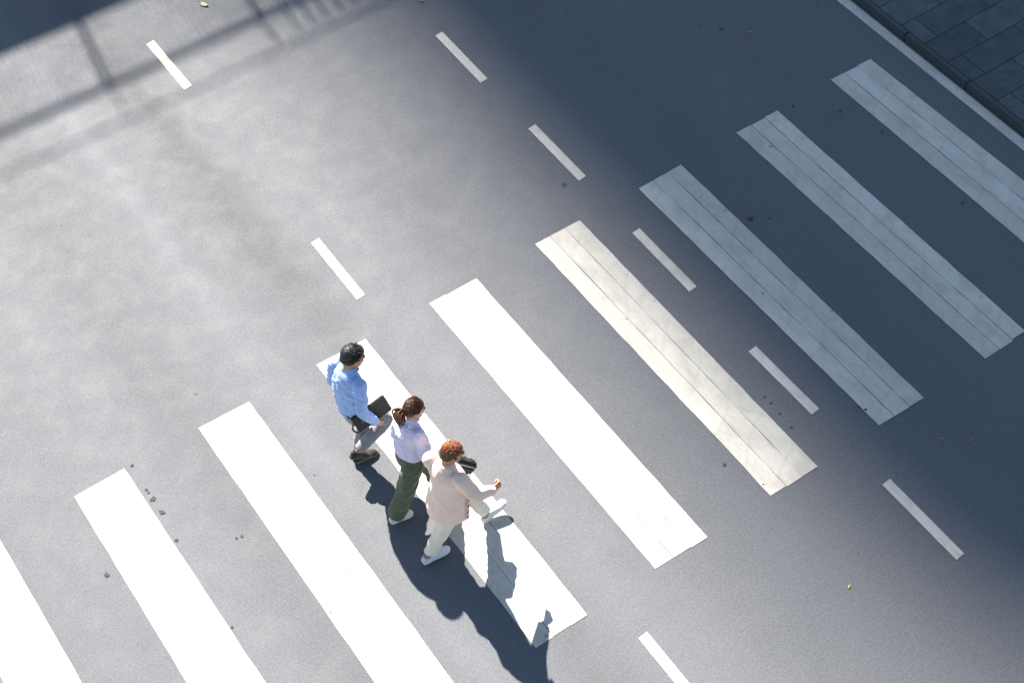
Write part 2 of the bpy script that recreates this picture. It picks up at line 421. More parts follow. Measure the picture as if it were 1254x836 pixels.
def solid(name, bm, m, parent, voxel=.006, smooth=4, disp=None, sf=.5):
    me = bpy.data.meshes.new(name); bm.to_mesh(me); bm.free()
    o = bpy.data.objects.new(name, me); col.objects.link(o)
    r = o.modifiers.new('r', 'REMESH'); r.mode = 'VOXEL'; r.voxel_size = voxel; r.use_smooth_shade = True
    if smooth:
        s = o.modifiers.new('s', 'SMOOTH'); s.factor = sf; s.iterations = smooth
    dg = bpy.context.evaluated_depsgraph_get(); dg.update()
    ev = o.evaluated_get(dg); me2 = bpy.data.meshes.new_from_object(ev)
    bpy.data.objects.remove(o); bpy.data.meshes.remove(me)
    me2.name = name
    if disp:
        nn = [v.normal.copy() for v in me2.vertices]
        for v, n in zip(me2.vertices, nn): v.co += disp(v.co.copy(), n)
        me2.update()
    me2.materials.clear(); me2.materials.append(m)
    for p in me2.polygons: p.use_smooth = True
    o = bpy.data.objects.new(name, me2); col.objects.link(o); o.parent = parent
    return o
def folds(seed, amp=.008, freq=(9, 9, 16), ridged=True, shear=.5, fade=None):
    def f(p, n):
        q = Vector((p.x*freq[0]+seed, p.y*freq[1], (p.z+shear*p.x)*freq[2]))
        a = noise.noise(q); b = noise.noise(q*2.3+Vector((5, 1, 2)))
        h = (1-abs(a)*2.6)*.6 - .25 if ridged else a
        h += .35*b
        k = fade(p) if fade else 1
        return n*(amp*h*k)
    return f
def frame(d, n):
    d = Vector(d).normalized(); n = Vector(n); n = (n-d*n.dot(d)).normalized(); s = n.cross(d)
    return d, n, s
def hand(bm, wrist, d, n, curl=40, side=1, scale=1.0):
    """wrist point, direction of the palm, palm-facing normal; side = +1 puts the thumb on +s"""
    d, n, s = frame(d, n); w_ = Vector(wrist); s = s*side; k = scale
    ring_tube(bm, [(w_-d*.03*k, .026*k, .020*k), (w_+d*.005*k, .028*k, .019*k), (w_+d*.045*k, .040*k, .017*k), (w_+d*.088*k, .041*k, .014*k)], side=s)
    for i, (off, L) in enumerate(((.031, .078), (.0105, .086), (-.010, .080), (-.030, .063))):
        p = w_+d*.085*k+s*off*k; a = 0; pts = [(p-d*.02*k, .0092*k, .0092*k), (p, .0092*k, .0092*k)]
        sp = (off*.9)
        for j, fr in enumerate((.45, .31, .24)):
            a += curl*(.7, 1.0, .75)[j]*(1+.06*i)
            dirn = (d*math.cos(R(a))+n*math.sin(R(a))+s*sp*2*math.cos(R(a))).normalized()
            p = p+dirn*L*fr*k; r = (.0088, .0080, .0068)[j]*k
            pts.append((p.copy(), r, r))
        ring_tube(bm, pts, side=s, seg=10)
    p = w_+d*.022*k+s*.030*k
    t1 = (d*.72+s*.55+n*.35).normalized(); t2 = (d*.8-s*.05+n*.6).normalized()
    ring_tube(bm, [(p-t1*.015*k, .013*k, .013*k), (p+t1*.03*k, .0115*k, .0115*k), (p+t1*.045*k+t2*.015*k, .010*k, .010*k), (p+t1*.05*k+t2*.045*k, .0080*k, .0078*k)], side=s, seg=10)
def head_solids(bm, HM, k=1.0, female=False):
    e = lambda c, r: ell(bm, tuple(x*k for x in c), tuple(x*k for x in r), HM)
    e((-.012, 0, .035), (.098, .076, .092))          # cranium
    e((.03, 0, .02), (.066, .066, .075))             # forehead
    e((.036, 0, -.048), (.058, .056 if female else .060, .062))   # face
    e((.056, 0, -.088), (.032, .030 if female else .035, .026))   # chin
    for s in (-1, 1):
        e((.030, s*.040, -.070), (.042, .020, .030))   # jaw
        e((.070, s*.035, -.022), (.020, .022, .018))   # cheek
        e((.080, s*.026, .022), (.014, .026, .008))    # brow ridge
        tubem(bm, [((-.006*k, s*.078*k, .022*k), .006*k, .012*k), ((-.010*k, s*.084*k, .004*k), .006*k, .017*k), ((-.004*k, s*.078*k, -.026*k), .006*k, .008*k)], HM)   # ear
    tubem(bm, [((.088*k, 0, .016*k), .008*k, .008*k), ((.101*k, 0, -.006*k), .009*k, .010*k), ((.109*k, 0, -.024*k), .012*k, .011*k)], HM)  # nose
    for s in (-1, 1): e((.098, s*.012, -.026), (.010, .008, .007))
    e((.089, 0, -.055), (.011, .022, .0055)); e((.087, 0, -.066), (.011, .019, .006))   # lips
def face_bits(par, HM, k, lipcol, browm, eyem, lipm):
    for s in (-1, 1):
        bm = bmesh.new(); ell(bm, (.0795*k, s*.031*k, .001*k), (.0125*k, .0145*k, .0085*k), HM, 14)
        e = from_bm('eye', bm, eyem, par, True)
        bm = bmesh.new(); ell(bm, (.0905*k, s*.031*k, .001*k), (.003*k, .0055*k, .0060*k), HM, 12)
        from_bm('iris', bm, IRIS, e, True)
        bm = bmesh.new(); tubem(bm, [((.094*k, s*.012*k, .023*k), .003*k, .004*k), ((.092*k, s*.032*k, .029*k), .003*k, .005*k), ((.080*k, s*.050*k, .024*k), .003*k, .003*k)], HM, side=(1, 0, 0), seg=8)
        from_bm('eyebrow', bm, browm, par, True)
    bm = bmesh.new(); tubem(bm, [((.091*k, -.021*k, -.061*k), .003*k, .003*k), ((.1005*k, 0, -.060*k), .005*k, .008*k), ((.091*k, .021*k, -.061*k), .003*k, .003*k)], HM, side=(1, 0, 0), seg=8)
    from_bm('lips', bm, lipm, par, True)
def tufts(bm, HM, k, n, rad, hl, length, flow, thick=.008, out=.35, seed=1, jit=.7):
    """curved tapering locks over the scalp ellipsoid rad, kept where hl(dir) is true"""
    rnd = random.Random(seed); c0 = Vector((-.012, 0, .038))
    made = 0
    while made < n:
        d = Vector((rnd.gauss(0, 1), rnd.gauss(0, 1), rnd.gauss(0, 1))).normalized()
        if not hl(d): continue
        made += 1
        base = c0+Vector((d.x*rad[0], d.y*rad[1], d.z*rad[2]))
        f = Vector(flow(d, rnd)); f = f-d*f.dot(d)
        f = (f.normalized() if f.length > 1e-3 else Vector((1, 0, 0)))+Vector((rnd.uniform(-.5, .5), rnd.uniform(-.5, .5), rnd.uniform(-.5, .5)))*jit
        L = length(d)*rnd.uniform(.6, 1.2)
        p1 = base+(d*out+f*.5)*L*.5; p2 = p1+(d*out*.75+f*.6)*L*.55
        th = thick*rnd.uniform(.7, 1.3)
        tubem(bm, [(tuple(base*k-d*.004), th, th*.7), (tuple(p1*k), th*.85, th*.55), (tuple(p2*k), th*.2, th*.15)], HM, seg=6, sub=2, side=(rnd.random(), rnd.random(), rnd.random()))
def shoe(par, ankle, yaw, pitchd, upm, solem, L=.27, label=None, lacem=None, rollz=0, sockm=None, back=.075):
    """built with heel at origin side; ankle joint above x=0"""
    Mx = Matrix.Translation(ankle) @ Matrix.Rotation(yaw, 4, 'Z') @ Matrix.Rotation(-pitchd, 4, 'Y')
    hb = -.095      # sole height below the ankle joint
    k = L/.27
    bm = bmesh.new()
    tubem(bm, [((-back*.72*k, 0, hb+.052), .030, .034), ((-.01*k, 0, hb+.058), .036, .040), ((.06*k, 0, hb+.050), .040, .032), ((.125*k, -.002, hb+.038), .045, .024), ((.165*k, -.004, hb+.033), .036, .020)], Mx)
    tubem(bm, [((-.035*k, 0, hb+.058), .031, .030), ((-.03*k, 0, hb+.088), .034, .040)], Mx, caps=(True, False))
    up_ = solid('shoe', bm, upm, par, .005, 3)
    bm = bmesh.new()
    outl = [(-back, 0), (-back*.9, .027), (-.03, .034), (.03, .034), (.09, .043), (.14, .046), (.18, .034), (.197, .010), (.197, -.012), (.18, -.034), (.14, -.044), (.09, -.040), (.03, -.032), (-.03, -.033), (-back*.9, -.026)]
    pts = [Vector((x*k, y, 0)) for x, y in outl]
    lo = [bm.verts.new(Mx @ (p*.97+Vector((0, 0, hb)))) for p in pts]; mid = [bm.verts.new(Mx @ (p+Vector((0, 0, hb+.008)))) for p in pts]
    hi = [bm.verts.new(Mx @ (p+Vector((0, 0, hb+.030)))) for p in pts]; n = len(pts)
    bm.faces.new(lo[::-1]); bm.faces.new(hi)
    for a, b in ((lo, mid), (mid, hi)):
        for i in range(n): bm.faces.new((a[i], a[(i+1) % n], b[(i+1) % n], b[i]))
    bmesh.ops.recalc_face_normals(bm, faces=bm.faces)
    from_bm('sole', bm, solem, up_, True)
    if lacem:
        bm = bmesh.new()
        for j in range(4):
            x = (.045+.02*j)*k; z = hb+.083-.0075*j
            tubem(bm, [((x-.006, -.028, z-.010), .0028, .0028), ((x, 0, z+.004), .0028, .0028), ((x+.006, .028, z-.010), .0028, .0028)], Mx, side=(1, 0, 0), seg=6)
        from_bm('laces', bm, lacem, up_, True)
    if sockm:
        bm = bmesh.new(); tubem(bm, [((-.02, 0, hb+.085), .034, .040), ((-.016, 0, hb+.125), .032, .036)], Mx, caps=(False, False))
        from_bm('sock', bm, sockm, par, True)
    return up_
def person(O, yaw, label):
    r = bpy.data.objects.new('person', None); col.objects.link(r)
    r.location = O; r.rotation_euler = (0, 0, yaw)
    tag(r, label, 'person', 'people crossing the road together'); return r
def body(par, J, skin, HM, k, female=False, hands=()):
    """one continuous skin: legs, trunk, arms, neck, head, hands"""
    bm = bmesh.new(); j = {a: Vector(b) for a, b in J.items()}
    pel = (j['hipR']+j['hipL'])/2; ch = (j['shR']+j['shL'])/2
    side = (j['shL']-j['shR']).normalized()
    ring_tube(bm, [(pel+Vector((0, 0, -.04)), .14*k, .09*k), (pel+Vector((0, 0, .06)), .145*k, .095*k), (pel.lerp(ch, .45), .12*k, .085*k), (pel.lerp(ch, .8), .145*k, .095*k), (ch, .13*k, .075*k), (ch+Vector((.01, 0, .05)), .06*k, .05*k)], side=side)
    hc = HM @ Vector((-.03*k, 0, -.03*k))
    ring_tube(bm, [(ch, .055*k, .052*k), (ch.lerp(hc, .5)+Vector((-.004, 0, 0)), .049*k, .051*k), (hc, .050*k, .056*k)], side=side)
    for s in 'RL':
        ring_tube(bm, [(j['hip'+s], .075*k, .08*k), (j['hip'+s].lerp(j['knee'+s], .5), .066*k, .07*k), (j['knee'+s], .050*k, .052*k), (j['knee'+s].lerp(j['ank'+s], .35), .048*k, .052*k), (j['ank'+s], .030*k, .034*k)], side=(0, 1, 0))
        a = j['ank'+s]; fd = Vector(J['foot'+s])
        ring_tube(bm, [(a-fd*.04+Vector((0, 0, -.03)), .026, .026), (a+fd*.03+Vector((0, 0, -.045)), .03, .026), (a+fd*.11+Vector((0, 0, -.062)), .032, .016)], side=(0, 1, 0))
        ring_tube(bm, [(j['sh'+s], .050*k, .050*k), (j['sh'+s].lerp(j['elb'+s], .5), .042*k, .044*k), (j['elb'+s], .034*k, .036*k), (j['elb'+s].lerp(j['wr'+s], .35), .035*k, .034*k), (j['wr'+s], .023*k, .020*k)], side=side)
    for h in hands: hand(bm, *h)
    head_solids(bm, HM, k, female)
    return solid('body', bm, skin, par, .0048, 3, sf=.35)
def hmat(pos, yaw, pitchd, roll_=0):
    return Matrix.Translation(pos) @ Matrix.Rotation(yaw, 4, 'Z') @ Matrix.Rotation(pitchd, 4, 'Y') @ Matrix.Rotation(roll_, 4, 'X')
IRIS = mat('iris', (.02, .012, .008), .2)
EYEW = mat('eye_white', (.6, .58, .55), .3)
skinA = skin_mat('tan_skin', (.50, .26, .155)); skinB = skin_mat('light_skin', (.56, .31, .20)); skinC = skin_mat('warm_skin', (.54, .28, .16))
LIP = mat('lip_skin', (.36, .13, .10), .4)

# ================================================================== man in blue shirt with folder
P1 = person((-1.467, 9.521, 0), TH, 'black haired man in a light blue shirt and grey trousers, carrying a dark folder')
k1 = 1.03
J1 = dict(hipR=(-.06, -.09, .96), hipL=(-.06, .09, .96), kneeR=(.20, -.10, .64), kneeL=(.03, .08, .53), ankR=(-.125, -.07, .345), ankL=(-.085, .04, .100),
          footR=(.85, 0, -.52), footL=(1, 0, 0), shR=(-.03, -.175, 1.50), shL=(-.09, .175, 1.50), elbR=(-.09, -.275, 1.20), elbL=(-.12, .24, 1.20), wrR=(.035, -.255, .93), wrL=(.00, .26, .93))
H1 = hmat((.035, 0, 1.70), R(-14), R(12))
b1 = body(P1, J1, skinA, H1, k1, hands=(((.04, -.252, .925), (.45, .10, -1), (.2, 1, .1), 48, 1, 1.05), ((.00, .26, .92), (.2, 0, -1), (0, -1, 0), 30, 1, 1.0)))
blk = hair_mat('black_hair', (.009, .010, .012), (.016, .018, .022), .42)
P1.scale = (.96, .96, .96)
face_bits(P1, H1, k1, None, blk, EYEW, LIP)
shirtm = cloth('blue_shirt', (.32, .47, .78), .10, 300, .3)
j = {a: Vector(b) for a, b in J1.items()}
side1 = (j['shL']-j['shR']).normalized()
bm = bmesh.new()
ring_tube(bm, [((-.065, 0, .935), .178, .128), ((-.07, 0, 1.02), .176, .130), ((-.075, 0, 1.15), .178, .128), ((-.07, 0, 1.30), .190, .130), ((-.06, 0, 1.42), .196, .120), ((-.05, 0, 1.50), .160, .090), ((-.03, 0, 1.555), .085, .070)], side=side1, caps=(False, True))
for s in 'RL':
    ring_tube(bm, [(j['sh'+s]+Vector((0, 0, -.005)), .070, .072), (j['sh'+s].lerp(j['elb'+s], .5), .064, .068), (j['elb'+s], .054, .058), (j['elb'+s].lerp(j['wr'+s], .5), .050, .050), (j['elb'+s].lerp(j['wr'+s], .93), .040, .040)], side=side1, caps=(True, False))
sh = solid('shirt', bm, shirtm, P1, .0065, 4, folds(3, .013, (11, 11, 13), shear=.7))
bm = bmesh.new(); ring_tube(bm, [((-.030, 0, 1.545), .074, .074), ((-.022, 0, 1.575), .066, .066), ((-.016, 0, 1.60), .060, .062)], side=(0, 1, 0), caps=(False, False))
for s in (-1, 1): ring_tube(bm, [((.035, s*.015, 1.545), .012, .022), ((.028, s*.045, 1.560), .012, .026), ((-.01, s*.066, 1.575), .010, .022)], side=(0, 0, 1))
solid('collar', bm, shirtm, sh, .005, 2)
bm = bmesh.new(); e_ = j['elbR'].lerp(j['wrR'], .93); ring_tube(bm, [(e_+Vector((-.012, -.004, .03)), .043, .043), (e_+Vector((.008, 0, -.012)), .041, .041)], side=side1, caps=(True, False)); solid('cuff', bm, shirtm, sh, .004, 2)
trm = cloth('grey_trousers', (.235, .24, .27), .12, 320, .25)
bm = bmesh.new()
ring_tube(bm, [((-.065, 0, .985), .160, .118), ((-.06, 0, .93), .176, .125), ((-.055, 0, .86), .165, .115)], side=(0, 1, 0))
for s in 'RL':
    ring_tube(bm, [(j['hip'+s]+Vector((0, 0, -.03)), .098, .108), (j['hip'+s].lerp(j['knee'+s], .5), .088, .094), (j['knee'+s], .072, .076), (j['knee'+s].lerp(j['ank'+s], .5), .066, .070), (j['knee'+s].lerp(j['ank'+s], .96), .058, .062)], side=(0, 1, 0), caps=(True, False))
solid('trousers', bm, trm, P1, .007, 4, folds(8, .010, (8, 8, 11), shear=-.6))
bm = bmesh.new(); ring_tube(bm, [((-.065, 0, .988), .176, .128), ((-.065, 0, .962), .180, .131)], side=(0, 1, 0), caps=(False, False)); solid('belt', bm, mat('belt_leather', (.02, .018, .016), .4), P1, .006, 1)
blackshoe = cloth('black_shoe', (.018, .020, .024), .2, 200, .1, .45)
shoe(P1, j['ankR'], 0, R(-34), blackshoe, mat('dark_sole', (.05, .05, .05), .6), .27, lacem=mat('lace', (.03, .03, .03)))
shoe(P1, j['ankL'], R(-4), 0, blackshoe, mat('tan_sole', (.20, .16, .11), .6), .27, lacem=mat('lace', (.10, .09, .07)), sockm=mat('dark_sock', (.03, .03, .035)))
bm = bmesh.new()
ell(bm, (-.026, 0, .050), (.100, .087, .090)); ell(bm, (-.048, 0, .0), (.080, .080, .072)); ell(bm, (.035, 0, .072), (.060, .070, .052))
bmesh.ops.transform(bm, matrix=H1 @ Matrix.Scale(k1, 4), verts=bm.verts)
h = solid('hair', bm, blk, P1, .006, 1, lambda p, n: n*.003*noise.noise(p*40))
bm = bmesh.new()
hl = lambda d: d.z > .15-.75*(1 if d.x < -.1 else 0)-.25*(d.x < .45) and not (d.x > .55 and d.z < .45)
tufts(bm, H1, k1, 1500, (.1045, .0905, .0965), hl, lambda d: .050 if d.z > .2 else .032, lambda d, r: (1.2, .25+d.y*.5, -.2 if d.z > .3 else -1.5), .0026, .10, 3, .10)
tufts(bm, H1, k1, 90, (.104, .086, .096), lambda d: d.z > .35, lambda d: .034, lambda d, r: (-.3+r.random()*1.2, r.uniform(-1, 1), 0), .0034, .75, 14, .3)
from_bm('hair_locks', bm, blk, h, True)
# folder he carries
fo = bpy.data.objects.new('folder', None); col.objects.link(fo)
tag(fo, 'dark grey document folder held against the thigh of the man in blue', 'folder')
fo.matrix_world = Matrix.Translation(Vector((-1.467, 9.521, 0))) @ Matrix.Rotation(TH, 4, 'Z') @ Matrix.Translation((.035, -.178, .925)) @ Matrix.Rotation(R(-13), 4, 'Y') @ Matrix.Rotation(R(-6), 4, 'X')
fm = mat('black_leather', (.022, .024, .027), .58, .35); N = NT(fm); N.bump(N.noise(N.coord(), 120, 4), .3, .002)
bm = bmesh.new(); box(bm, (0, 0, 0), (.37, .022, .245), bev=.008); from_bm('cover', bm, fm, fo)
bm = bmesh.new(); box(bm, (0, -.013, .06), (.372, .006, .12), bev=.002); from_bm('flap', bm, fm, fo)
bm = bmesh.new(); box(bm, (0, .0, -.124), (.35, .014, .004)); from_bm('paper_edge', bm, mat('paper', (.35, .35, .34)), fo)
bm = bmesh.new(); ring_tube(bm, [((-.18, -.012, .06), .004, .008), ((-.22, -.014, .0), .004, .009), ((-.215, -.014, -.06), .004, .009), ((-.19, -.012, -.10), .004, .008)], side=(0, 1, 0), seg=8); from_bm('wrist_strap', bm, fm, fo, True)

# ================================================================== woman
P2 = person((-1.042, 8.945, 0), TH, 'woman with brown ponytail in a pale lilac blouse, dark green trousers and white flat shoes')
k2 = .93
J2 = dict(hipR=(.00, -.085, .85), hipL=(.02, .085, .85), kneeR=(-.11, -.075, .47), kneeL=(.22, .075, .48), ankR=(-.245, -.045, .115), ankL=(.30, .05, .105),
          footR=(1, 0, -.1), footL=(1, 0, .15), shR=(.06, -.155, 1.30), shL=(.05, .130, 1.255), elbR=(.07, -.235, 1.03), elbL=(0, .19, 1.0), wrR=(.26, -.19, .95), wrL=(.08, .22, .82))
H2 = hmat((.125, 0, 1.475), R(-14), R(10))
body(P2, J2, skinB, H2, k2, True, hands=(((.26, -.19, .95), (1, .1, -.1), (0, .8, -.4), 35, 1, .9), ((.08, .22, .82), (.5, 0, -1), (0, -1, 0), 30, 1, .9)))
brn = hair_mat('brown_hair', (.040, .016, .010), (.125, .048, .026), .30)
P2.scale = (.975, .975, .975)
face_bits(P2, H2, k2, None, brn, EYEW, mat('pink_lips', (.45, .12, .12), .4))
blm = cloth('lilac_blouse', (.62, .60, .78), .10, 300, .25)
j = {a: Vector(b) for a, b in J2.items()}; side2 = (j['shL']-j['shR']).normalized()
bm = bmesh.new()
ring_tube(bm, [((.01, 0, .90), .148, .112), ((.015, 0, .94), .165, .128), ((.02, 0, 1.03), .165, .130), ((.03, 0, 1.15), .160, .125), ((.04, 0, 1.24), .168, .112), ((.045, 0, 1.31), .135, .080), ((.065, 0, 1.36), .070, .060)], side=side2, caps=(False, True))
for s in 'RL':
    ring_tube(bm, [(j['sh'+s]+Vector((0, 0, -.005)), .066, .070), (j['sh'+s].lerp(j['elb'+s], .5), .066, .072), (j['elb'+s], .058, .062), (j['elb'+s].lerp(j['wr'+s], .5), .052, .052), (j['elb'+s].lerp(j['wr'+s], .9), .036, .036)], side=side2, caps=(True, False))
bl = solid('blouse', bm, blm, P2, .0062, 4, folds(13, .011, (10, 10, 12), shear=.6))
bm = bmesh.new(); ring_tube(bm, [((.062, 0, 1.348), .066, .066), ((.075, 0, 1.378), .057, .058), ((.082, 0, 1.40), .052, .054)], side=(0, 1, 0), caps=(False, False))
for s in (-1, 1): ring_tube(bm, [((.13, s*.015, 1.345), .010, .020), ((.12, s*.04, 1.362), .010, .024), ((.08, s*.058, 1.378), .009, .020)], side=(0, 0, 1))
solid('collar', bm, blm, bl, .005, 2)
grm = cloth('green_trousers', (.085, .108, .072), .2, 280, .3)
bm = bmesh.new()
ring_tube(bm, [((.01, 0, .955), .138, .108), ((.01, 0, .88), .165, .125), ((.01, 0, .80), .165, .120)], side=(0, 1, 0))
for s in 'RL':
    ring_tube(bm, [(j['hip'+s]+Vector((0, 0, -.03)), .096, .110), (j['hip'+s].lerp(j['knee'+s], .5), .096, .104), (j['knee'+s], .090, .094), (j['knee'+s].lerp(j['ank'+s], .5), .090, .092), (j['knee'+s].lerp(j['ank'+s], .98), .088, .090)], side=(0, 1, 0), caps=(True, False))
solid('trousers', bm, grm, P2, .0068, 4, folds(21, .016, (7, 7, 9), shear=-.7))
whs = cloth('white_shoe', (.72, .69, .66), .08, 200, .1, .6); whsole = mat('white_sole', (.75, .74, .72), .6)
shoe(P2, j['ankR'], R(-4), R(-5), whs, whsole, .245, sockm=mat('navy_sock', (.02, .03, .08)))
shoe(P2, j['ankL'], 0, R(6), whs, whsole, .245)
bm = bmesh.new()
ell(bm, (-.018, 0, .040), (.100, .084, .092)); ell(bm, (-.040, 0, -.005), (.075, .080, .065)); ell(bm, (.02, 0, .052), (.072, .076, .066)); ell(bm, (-.105, 0, .005), (.022, .022, .022))
bmesh.ops.transform(bm, matrix=H2 @ Matrix.Scale(k2, 4), verts=bm.verts)
h = solid('hair', bm, brn, P2, .005, 3, lambda p, n: n*.0022*noise.noise(Vector((p.x*30, p.y*170, p.z*60))))
bm = bmesh.new()
tufts(bm, H2, k2, 700, (.0985, .0835, .0915), lambda d: d.z > -.25 and d.x < .62+.3*d.z, lambda d: .085, lambda d, r: (-1, -d.y*.3, .05), .0030, .02, 8, .05)
from_bm('hair_strands', bm, brn, h, True)
bm = bmesh.new()
tail0 = H2 @ Vector((-.115*k2, 0, .01))
for i in range(70):
    rr = random.Random(i); o = Vector((rr.gauss(0, .014), rr.gauss(0, .020), rr.gauss(0, .010)))
    L = rr.uniform(.75, 1.1)
    ring_tube(bm, [(tail0+o*.3, .006, .006), (tail0+Vector((-.032, 0, -.012))+o*1.0, .009, .008), (tail0+Vector((-.052, 0, -.06*L))+o*1.4, .009, .008), (tail0+Vector((-.048, 0, -.12*L))+o*1.2, .007, .006), (tail0+Vector((-.036, 0, -.19*L))+o*.9, .0015, .0015)], side=(0, 1, 0), seg=7)
pt = from_bm('ponytail', bm, brn, h, True)
bm = bmesh.new(); ring_tube(bm, [(tail0+Vector((-.004, 0, 0)), .018, .018), (tail0+Vector((-.02, 0, -.002)), .018, .018)], side=(0, 1, 0)); from_bm('hair_tie', bm, mat('hair_tie', (.02, .02, .03)), pt, True)

# ================================================================== man in cream cardigan
P3 = person((-.641, 8.535, 0), TH, 'man with reddish brown hair and glasses in a pale pink cardigan and white trousers')
k3 = .96
J3 = dict(hipR=(-.09, -.09, .86), hipL=(-.05, .09, .86), kneeR=(-.21, -.07, .47), kneeL=(.19, .08, .49), ankR=(-.365, -.035, .115), ankL=(.31, .02, .125),
          footR=(1, 0, -.05), footL=(.93, 0, .35), shR=(-.04, -.17, 1.35), shL=(-.13, .175, 1.35), elbR=(.06, -.245, 1.08), elbL=(-.06, .255, 1.07), wrR=(.27, -.205, .90), wrL=(.13, .25, .84))
H3 = hmat((-.005, 0, 1.55), R(-20), R(10))
body(P3, J3, skinC, H3, k3, hands=(((.265, -.205, .905), (1, .18, .10), (0, 1, -.25), 72, 1, 1.0), ((.13, .25, .84), (.6, 0, -.8), (0, -1, -.3), 60, 1, .96)))
red = hair_mat('auburn_hair', (.16, .050, .022), (.42, .16, .08), .42); redd = hair_mat('dark_auburn_hair', (.040, .014, .009), (.09, .03, .018), .45)
P3.scale = (.985, .985, .985)
face_bits(P3, H3, k3, None, redd, EYEW, LIP)
cdm = cloth('pink_cardigan', (.84, .64, .54), .07, 260, .3)
j = {a: Vector(b) for a, b in J3.items()}; side3 = (j['shL']-j['shR']).normalized()
bm = bmesh.new()
ring_tube(bm, [((-.10, 0, .66), .216, .186), ((-.098, 0, .72), .214, .184), ((-.085, 0, .86), .204, .168), ((-.07, 0, 1.0), .192, .150), ((-.06, 0, 1.15), .190, .142), ((-.075, 0, 1.27), .196, .128), ((-.08, 0, 1.34), .162, .095), ((-.07, 0, 1.378), .096, .078)], side=side3, caps=(False, True))
for s in 'RL':
    ring_tube(bm, [(j['sh'+s]+Vector((0, 0, -.005)), .074, .076), (j['sh'+s].lerp(j['elb'+s], .5), .074, .078), (j['elb'+s], .064, .070), (j['elb'+s].lerp(j['wr'+s], .5), .060, .062), (j['elb'+s].lerp(j['wr'+s], .92), .048, .050)], side=side3, caps=(True, False))
cg = solid('cardigan', bm, cdm, P3, .0068, 5, folds(33, .009, (5, 5, 5), shear=.9))
for b_, c_2 in (((.265, 0, 0), 0),):
    bm = bmesh.new(); e_ = j['elbR'].lerp(j['wrR'], .90); dd = (j['wrR']-j['elbR']).normalized()
    ring_tube(bm, [(e_-dd*.03, .052, .054), (e_+dd*.015, .048, .049)], side=side3, caps=(False, False)); solid('cuff', bm, cdm, cg, .004, 2)
# button band down the front, turned a little to the camera side
bm = bmesh.new(); btn = []
def front(z, a):
    t = (z-.66)/.75; rs = .217-.026*t; rf = .188-.046*t
    s_ = side3; f_ = Vector((s_.y, -s_.x, 0))
    return Vector((-.10+.04*t, 0, z))+s_*rs*math.sin(a)+f_*rf*math.cos(a), (s_*math.sin(a)/rs+f_*math.cos(a)/rf).normalized()
pts = []
aa = R(-80)
for i in range(9):
    z = .665+.075*i; p, n_ = front(z, aa+R(30)*min(1, max(0, (z-.8)/.5))); pts.append((p+n_*.005, .020, .007))
ring_tube(bm, pts, side=(side3.y, -side3.x, 0)); from_bm('button_band', bm, cloth('band_knit', (.72, .50, .42), .05, 260, .3), cg, True)
bk = mat('black_button', (.02, .02, .025), .3)
for i in range(6):
    z = .70+.082*i; p, n_ = front(z, aa+R(30)*min(1, max(0, (z-.8)/.5)))
    bm = bmesh.new(); q = n_.to_track_quat('Z', 'Y').to_matrix().to_4x4()
    bmesh.ops.create_cone(bm, cap_ends=True, segments=16, radius1=.015, radius2=.013, depth=.006, matrix=Matrix.Translation(p+n_*.014) @ q)
    from_bm('button', bm, bk, cg)
# tee shirt neck
tee = cloth('white_tee', (.70, .76, .86), .05, 300, .2)
bm = bmesh.new(); ring_tube(bm, [((-.070, 0, 1.375), .088, .080), ((-.060, 0, 1.412), .066, .066)], side=(0, 1, 0), caps=(False, False)); solid('undershirt', bm, tee, P3, .005, 2)
wtm = cloth('white_trousers', (.76, .70, .60), .08, 300, .25)
bm = bmesh.new()
ring_tube(bm, [((-.075, 0, .93), .155, .118), ((-.07, 0, .86), .170, .125), ((-.07, 0, .78), .165, .118)], side=(0, 1, 0))
for s in 'RL':
    ring_tube(bm, [(j['hip'+s]+Vector((0, 0, -.03)), .090, .092), (j['hip'+s].lerp(j['knee'+s], .5), .086, .090), (j['knee'+s], .076, .080), (j['knee'+s].lerp(j['ank'+s], .5), .068, .070), (j['knee'+s].lerp(j['ank'+s], .90), .060, .062)], side=(0, 1, 0), caps=(True, False))
solid('trousers', bm, wtm, P3, .0068, 4, folds(41, .012, (8, 8, 10), shear=-.6))
snk = cloth('white_sneaker', (.66, .68, .72), .06, 200, .1, .55)
gs = mat('grey_sock', (.22, .22, .24), .9)
shoe(P3, j['ankR'], R(-2), R(0), snk, whsole, .295, lacem=mat('white_lace', (.7, .7, .7)), sockm=gs)
shoe(P3, j['ankL'], R(2), R(22), snk, whsole, .295, lacem=mat('white_lace', (.7, .7, .7)), sockm=gs)
bm = bmesh.new()
ell(bm, (-.028, 0, .032), (.094, .083, .088)); ell(bm, (-.050, 0, -.012), (.072, .074, .060))
bmesh.ops.transform(bm, matrix=H3 @ Matrix.Scale(k3, 4), verts=bm.verts)
h = solid('hair', bm, redd, P3, .0055, 1, lambda p, n: n*.002*noise.noise(p*50))
bm = bmesh.new()
tufts(bm, H3, k3, 900, (.101, .087, .096), lambda d: d.z > .18 and not (d.x > .75 and d.z < .4), lambda d: .050, lambda d, r: (.8+.5*noise.noise(d*1.6), .5+d.y*.4, .0), .0038, .10, 5, .16)
from_bm('crown_hair', bm, red, h, True)
bm = bmesh.new()
tufts(bm, H3, k3, 300, (.098, .084, .094), lambda d: -.35 < d.z < .25 and d.x < .35, lambda d: .022, lambda d, r: (.1, 0, -1), .004, .15, 6, .2)
from_bm('side_hair', bm, redd, h, True)
